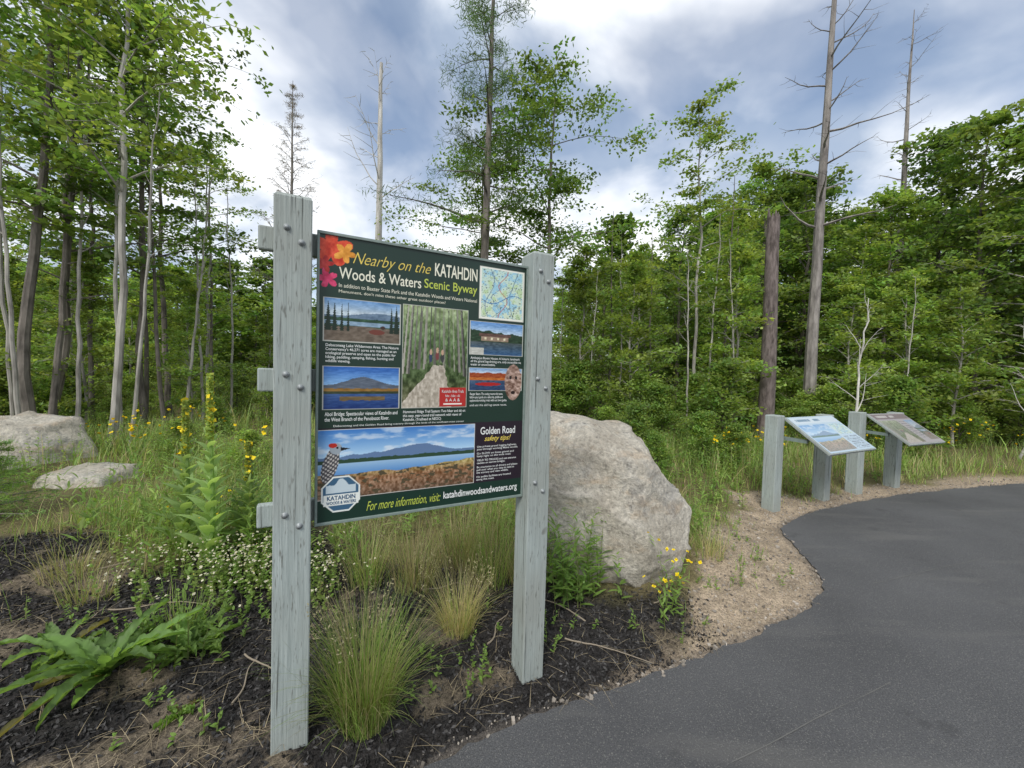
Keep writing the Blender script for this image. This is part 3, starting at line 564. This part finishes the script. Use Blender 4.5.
def weeds(name,x,y,h,nl,ll,lw,cols,wts,flower=None,fn=0,fs=.02,e=(.2,.9)):
    n=len(x); sd=sdist(x,y); z=hgt(x,y,sd); t=MB(); az=rng.uniform(0,6.28,n); lean=rng.uniform(.0,.22,n)
    base=np.stack([x,y,z],1); V,F,mm=blades(base,h,.006,az,1.55-lean,1.45-lean*2,4); t.add(V,F,ptcol(n,mm,[(.14,.17,.06)],[1.]))
    u=np.tile(np.linspace(.08,.97,nl),n)+rng.normal(size=n*nl)*.03; rep=np.repeat(np.arange(n),nl); el=1.5-lean[rep]*1.4
    P=base[rep]+np.stack([np.cos(az[rep])*np.cos(el),np.sin(az[rep])*np.cos(el),np.sin(el)],1)*(h[rep]*u)[:,None]
    V,F,mm=blades(P,ll*(1.15-.6*u)*(.6+.8*rng.random(len(P)))*np.clip(h[rep]/.4,.5,1.4),lw*(1.2-.6*u),rng.uniform(0,6.28,len(P)),rng.uniform(e[0],e[1],len(P)),rng.uniform(-.6,.3,len(P)),3,'leaf')
    pc=np.array(cols)[rng.choice(len(cols),n,p=wts)][rep]*(.7+.6*rng.random((len(P),1))); t.add(V,F,np.repeat(pc,mm,0))
    if flower:
        rep=np.repeat(np.arange(n),fn); P=base[rep]+np.stack([np.cos(az[rep])*np.cos(1.5-lean[rep]*1.4),np.sin(az[rep])*np.cos(1.5-lean[rep]*1.4),np.sin(1.5-lean[rep]*1.4)],1)*(h[rep]*rng.uniform(.88,1.08,len(rep)))[:,None]+rng.normal(size=(len(rep),3))*np.array([.05,.05,.012])
        for q in range(3):
            V,F=leafq(P,np.full(len(P),fs),.75,1.3); t.add(V,F,ptcol(len(P),4,[flower],[1.],.12),1)
        V,F=leafq(P+np.array([0,0,.004]),np.full(len(P),fs*.35),.9,1.5); t.add(V,F,np.tile(np.array([[.10,.05,.01]] if flower[2]<.2 else [[.5,.4,.05]]),(len(V),1)),1)
    return t.obj(name,[M_leaf,M_col])
W1,W2,W3=(.19,.30,.07),(.135,.23,.055),(.25,.33,.095)
x,y=sample(7000,-9,9,2.3,8.5); x,y,sd=keep(x,y,.35,.0); k=rng.random(len(x))<sm((fbm(x*1.1+30,y*1.1,3)-.36)/.2); x,y=x[k],y[k]
weeds("meadow_weeds",x,y,.14+.5*rng.random(len(x))**1.4,13,.08,.02,[W1,W2,W3],[.4,.35,.25])
def clus(n,cx,cy,sx,sy): return cx+rng.normal(size=n)*sx,cy+rng.normal(size=n)*sy
def multi(L): 
    a=[clus(*l) for l in L]; return np.concatenate([q[0] for q in a]),np.concatenate([q[1] for q in a])
x,y=multi([(16,3.55,6.2,.30,.3),(8,4.4,6.6,.5,.3),(16,-5.6,5.8,.5,.4),(12,-2.15,2.95,.2,.10),(10,1.10,2.50,.06,.05),(18,9.6,8.0,.9,.3),(3,5.6,6.9,.8,.3),(6,-3.2,4.3,.5,.4)]); k=sdist(x,y)>.2; x,y=x[k],y[k]
far=y>3.6
weeds("yellow_wildflowers",x[far],y[far],.35+.4*rng.random(far.sum()),10,.08,.018,[W2],[1.],(.84,.62,.02),3,.045)
weeds("yellow_wildflowers",x[~far],y[~far],.2+.35*rng.random((~far).sum()),10,.07,.015,[W1],[1.],(.84,.64,.02),2,.026)
x,y=multi([(170,-1.80,2.55,.30,.16),(34,-1.3,2.42,.12,.10),(16,-2.5,2.7,.2,.1)]); weeds("white_clover",x,y,.10+.18*rng.random(len(x)),14,.04,.024,[W1,W3],[.6,.4],(.66,.63,.48),3,.016)
x,y=multi([(34,.46,2.62,.13,.08),(16,.30,2.85,.12,.08)]); weeds("leafy_shrub",x,y,.25+.38*rng.random(len(x)),16,.085,.02,[W1,W2],[.6,.4])
x,y=multi([(45,-2.0,2.95,.35,.15),(20,-1.35,2.85,.2,.12),(14,-3.0,3.2,.3,.2)]); weeds("tall_weeds",x,y,.30+.45*rng.random(len(x)),15,.10,.02,[W1,W3],[.6,.4],e=(.5,1.1))
x,y=multi([(26,-1.55,2.1,.35,.15),(18,.35,2.25,.35,.1),(20,-2.3,2.1,.3,.2),(20,-.35,1.9,.25,.15),(18,1.55,2.95,.25,.15),(20,2.0,3.7,.2,.4),(16,1.5,3.6,.2,.3),(8,-1.2,1.45,.2,.1),(12,2.2,3.2,.2,.3)]); k=sdist(x,y)>.05; weeds("small_weeds",x[k],y[k],.05+.10*rng.random(k.sum()),10,.05,.013,[W1],[1.])
def tuft(name,cx,cy,n,R,h,w,cols,wts,lo=.2,heads=0,hk=1.0):
    a=rng.uniform(0,6.28,n); rr=R*np.sqrt(rng.random(n)); x=cx+np.cos(a)*rr; y=cy+np.sin(a)*rr; z=float(hgt(np.array([cx]),np.array([cy]))[0])-.01
    t=MB(); hh=h*(.35+.75*rng.random(n)); V,F,mm=blades(np.stack([x,y,np.full(n,z)],1),hh,w,a+rng.normal(size=n)*.6,rng.uniform(1.05,1.55,n),rng.uniform(lo,1.4,n),6); t.add(V,F,ptcol(n,mm,cols,wts))
    if heads:
        a=rng.uniform(0,6.28,heads); b=np.stack([cx+np.cos(a)*R*.5,cy+np.sin(a)*R*.5,np.full(heads,z)],1); e0=rng.uniform(1.25,1.5,heads); e1=rng.uniform(.9,1.35,heads); H_=h*rng.uniform(1.0,1.45,heads)*hk
        V,F,mm=blades(b,H_,.0028,a,e0,e1,6); t.add(V,F,ptcol(heads,mm,[(.36,.33,.17)],[1.])); tip=V.reshape(heads,mm,3)[:,-1]
        rep=np.repeat(np.arange(heads),26); P=tip[rep]-np.array([0,0,1])*rng.uniform(0,.15,len(rep))[:,None]+rng.normal(size=(len(rep),3))*.010; V,F=leafq(P,np.full(len(P),.012),.35,0); t.add(V,F,ptcol(len(P),4,[(.38,.34,.20)],[1.]))
    return t.obj(name,[M_grass])
GC=[(.26,.38,.08),(.19,.30,.065),(.36,.38,.14),(.46,.40,.22)]; DC=[(.40,.36,.17),(.26,.32,.09),(.46,.38,.22)]
tuft("grass_tuft",-.60,1.62,950,.10,.56,.0032,GC,[.38,.22,.22,.18],lo=-.2,heads=20)
tuft("grass_tuft",-.28,2.22,420,.09,.42,.0030,DC,[.4,.3,.3],lo=-.2,heads=20)
tuft("grass_tuft",-.62,2.55,260,.13,.5,.0035,DC,[.3,.4,.3],heads=18)
tuft("grass_tuft",-.1,2.75,260,.16,.5,.0035,GC,[.3,.3,.2,.2],heads=14); tuft("grass_tuft",-.95,2.6,220,.12,.5,.0035,GC,[.3,.3,.2,.2],heads=10)
tuft("grass_tuft",-3.0,2.6,140,.14,.32,.004,DC,[.3,.4,.3]); tuft("grass_tuft",-.35,3.0,260,.22,.55,.004,DC,[.3,.3,.4],heads=16)
tuft("grass_tuft",.12,2.7,160,.09,.35,.0035,DC,[.3,.3,.4],heads=6); tuft("grass_tuft",-1.75,2.05,120,.08,.26,.0035,GC,[.4,.3,.2,.1]); tuft("grass_tuft",-.75,1.95,140,.12,.3,.003,DC,[.3,.3,.4],heads=6)
tuft("grass_tuft",-2.6,2.35,120,.12,.28,.0035,DC,[.3,.4,.3]); tuft("grass_tuft",1.75,3.3,150,.12,.25,.0035,DC,[.3,.3,.4],heads=6)
def rosette(name,cx,cy,n,L,w,col,e0=(.5,1.1),e1=(-.5,.1)):
    K=24; z=float(hgt(np.array([cx]),np.array([cy]))[0]); a=np.arange(n)*2.4+rng.normal(size=n)*.3; t=MB(); LL=L*(.5+.6*rng.random(n))
    b=np.tile(np.array([[cx,cy,z]]),(n,1)); E0=rng.uniform(*e0,n); E1=rng.uniform(*e1,n)
    V,F,mm=blades(b,LL,w*(.7+.5*rng.random(n)),a,E0,E1,K,'leaf')
    Q=V.reshape(n,K+1,2,3); mid=Q.mean(2,keepdims=True)
    ser=(.72+.28*np.abs(np.sin(np.arange(K+1)*1.25))[None,:,None,None])*(.85+.3*rng.random((n,K+1,2,1))); Q=mid+(Q-mid)*ser
    rip=.006*np.sin(np.arange(K+1)*1.3)[None,:,None]*np.array([1,-1])[None,None,:]; Q[...,2]+=rip+.008+.006*rng.normal(size=(n,K+1,2))*.5
    mid=mid-np.array([0,0,.012]); Q2=np.concatenate([Q[:,:,:1],mid,Q[:,:,1:]],2).reshape(-1,3); S=(K+1)*3
    bi=np.arange(n)[:,None,None]*S+np.arange(K)[None,:,None]*3; F=np.concatenate([bi+np.array([0,1,4,3]),bi+np.array([1,2,5,4])],1).reshape(-1,4)
    cc=np.array(col)*(.7+.6*rng.random((n,1))); old=rng.random(n)<.1; cc[old]=np.array([.14,.13,.05])
    cv=np.repeat(cc[:,None],S,1).reshape(n,K+1,3,3)*(.8+.4*rng.random((n,K+1,3,1))); cv[:,:,1]*=1.4; t.add(Q2,F,cv.reshape(-1,3)); return t.obj(name,[M_leaf],True)
rosette("dock_plant",-1.84,1.74,30,.40,.066,(.13,.22,.06),(.4,1.3)); rosette("dock_plant",-1.60,1.90,18,.26,.045,(.15,.25,.065),(.5,1.4)); rosette("dock_plant",-2.2,1.85,14,.28,.05,(.15,.24,.075),(.5,1.4)); rosette("dandelion_plant",-1.35,1.55,9,.09,.016,(.13,.22,.05))
x,y=multi([(26,-1.7,1.95,.16,.08)]); weeds("tall_weeds",x,y,.12+.2*rng.random(len(x)),12,.08,.02,[W1],[1.],e=(.4,1.1))
def mullein(cx,cy,H):
    z=float(hgt(np.array([cx]),np.array([cy]))[0]); t=MB(); zz=np.linspace(z,z+H,12); px=cx+.02*np.sin(zz*3)
    t.add(*tube(np.stack([px,cy+0*zz,zz],1),np.linspace(.016,.009,12),6),C=(.24,.34,.12))
    n=46; u=np.linspace(.0,.72,n); a=np.arange(n)*2.4; V,F,mm=blades(np.stack([np.full(n,cx),np.full(n,cy),z+u*H],1),.27*(1-u*1.05)+.03,.07*(1-u)+.018,a,np.full(n,1.0),np.full(n,.1),6,'leaf'); t.add(V,F,ptcol(n,mm,[(.27,.38,.15)],[1.],.2))
    m_=1100; u=rng.uniform(.66,1.0,m_); a=rng.uniform(0,6.28,m_); r=.024*(1.2-u*.6); P=np.stack([cx+np.cos(a)*r,cy+np.sin(a)*r,z+u*H*1.02],1); V,F=leafq(P,np.full(m_,.02),.7,.2); t.add(V,F,ptcol(m_,4,[(.28,.37,.10),(.38,.40,.10)],[.6,.4]),0)
    P=P[:34]; V,F=leafq(P+rng.normal(size=P.shape)*.006,np.full(34,.032),.9,.2); t.add(V,F,np.tile(np.array([[.85,.65,.04]]),(len(V),1)),1); t.obj("mullein_plant",[M_leaf,M_col])
mullein(-2.12,2.70,1.34); mullein(-2.42,2.85,1.15); mullein(-1.95,2.85,.85)
# ------------------------------------------------------------ world
w=bpy.data.worlds.new("World"); scn.world=w; w.use_nodes=True; nt=w.node_tree; bg=nt.nodes["Background"]
SE,SA=math.radians(46),math.radians(-160)
sky=nt.nodes.new("ShaderNodeTexSky"); sky.sky_type='NISHITA'; sky.sun_disc=False; sky.sun_elevation=SE; sky.sun_rotation=SA
sc=nt.nodes.new("ShaderNodeVectorMath"); sc.operation='SCALE'; sc.inputs["Scale"].default_value=.15; nt.links.new(sky.outputs[0],sc.inputs[0])
tc=nt.nodes.new("ShaderNodeTexCoord"); sx=nt.nodes.new("ShaderNodeSeparateXYZ"); nt.links.new(tc.outputs["Generated"],sx.inputs[0])
def mth(op,a,b=None):
    n=nt.nodes.new("ShaderNodeMath"); n.operation=op
    for i,v in enumerate((a,b)):
        if v is None: continue
        if isinstance(v,(int,float)): n.inputs[i].default_value=v
        else: nt.links.new(v,n.inputs[i])
    return n.outputs[0]
zz=mth('ADD',mth('MAXIMUM',sx.outputs[2],0.0),.45); cx=nt.nodes.new("ShaderNodeCombineXYZ"); nt.links.new(mth('DIVIDE',sx.outputs[0],zz),cx.inputs[0]); nt.links.new(mth('DIVIDE',sx.outputs[1],zz),cx.inputs[1])
def wn(scale,det,dist,off):
    mp=nt.nodes.new("ShaderNodeMapping"); mp.inputs["Location"].default_value=off; nt.links.new(cx.outputs[0],mp.inputs[0])
    n=N(nt,"ShaderNodeTexNoise",Scale=scale,Detail=det,Distortion=dist,Roughness=.5); nt.links.new(mp.outputs[0],n.inputs["Vector"]); return n.outputs[0]
cl=ramp(nt,wn(2.0,5,.2,(3,1,0)),.36,.53,(.30,.30,.30),(1,1,1)); shade=ramp(nt,wn(3.0,6,.3,(7.3,2,4)),.38,.58,(.47,.56,.70),(1.14,1.16,1.19))
fin=mixc(nt,cl,sc.outputs[0],shade); nt.links.new(fin,bg.inputs[0]); bg.inputs[1].default_value=1.1
L=bpy.data.lights.new("sun",'SUN'); L.energy=2.5; L.angle=math.radians(18); L.color=(1,.97,.92); lo=bpy.data.objects.new("sun",L); scn.collection.objects.link(lo)
d=Vector((math.sin(SA)*math.cos(SE),math.cos(SA)*math.cos(SE),math.sin(SE))); lo.rotation_euler=d.to_track_quat('Z','Y').to_euler()
# ------------------------------------------------------------ camera
cam=bpy.data.cameras.new("camera"); co=bpy.data.objects.new("camera",cam); scn.collection.objects.link(co); scn.camera=co
cam.sensor_width=36; cam.lens=36*385/1024; cam.clip_start=.05; cam.clip_end=1000
co.matrix_world=Matrix.Translation((0,0,1.5))@Matrix.Rotation(math.radians(90-1.8),4,'X')@Matrix.Rotation(math.radians(1.5),4,'Z')
scn.view_settings.view_transform='Standard'; scn.view_settings.look='None'; scn.view_settings.exposure=0
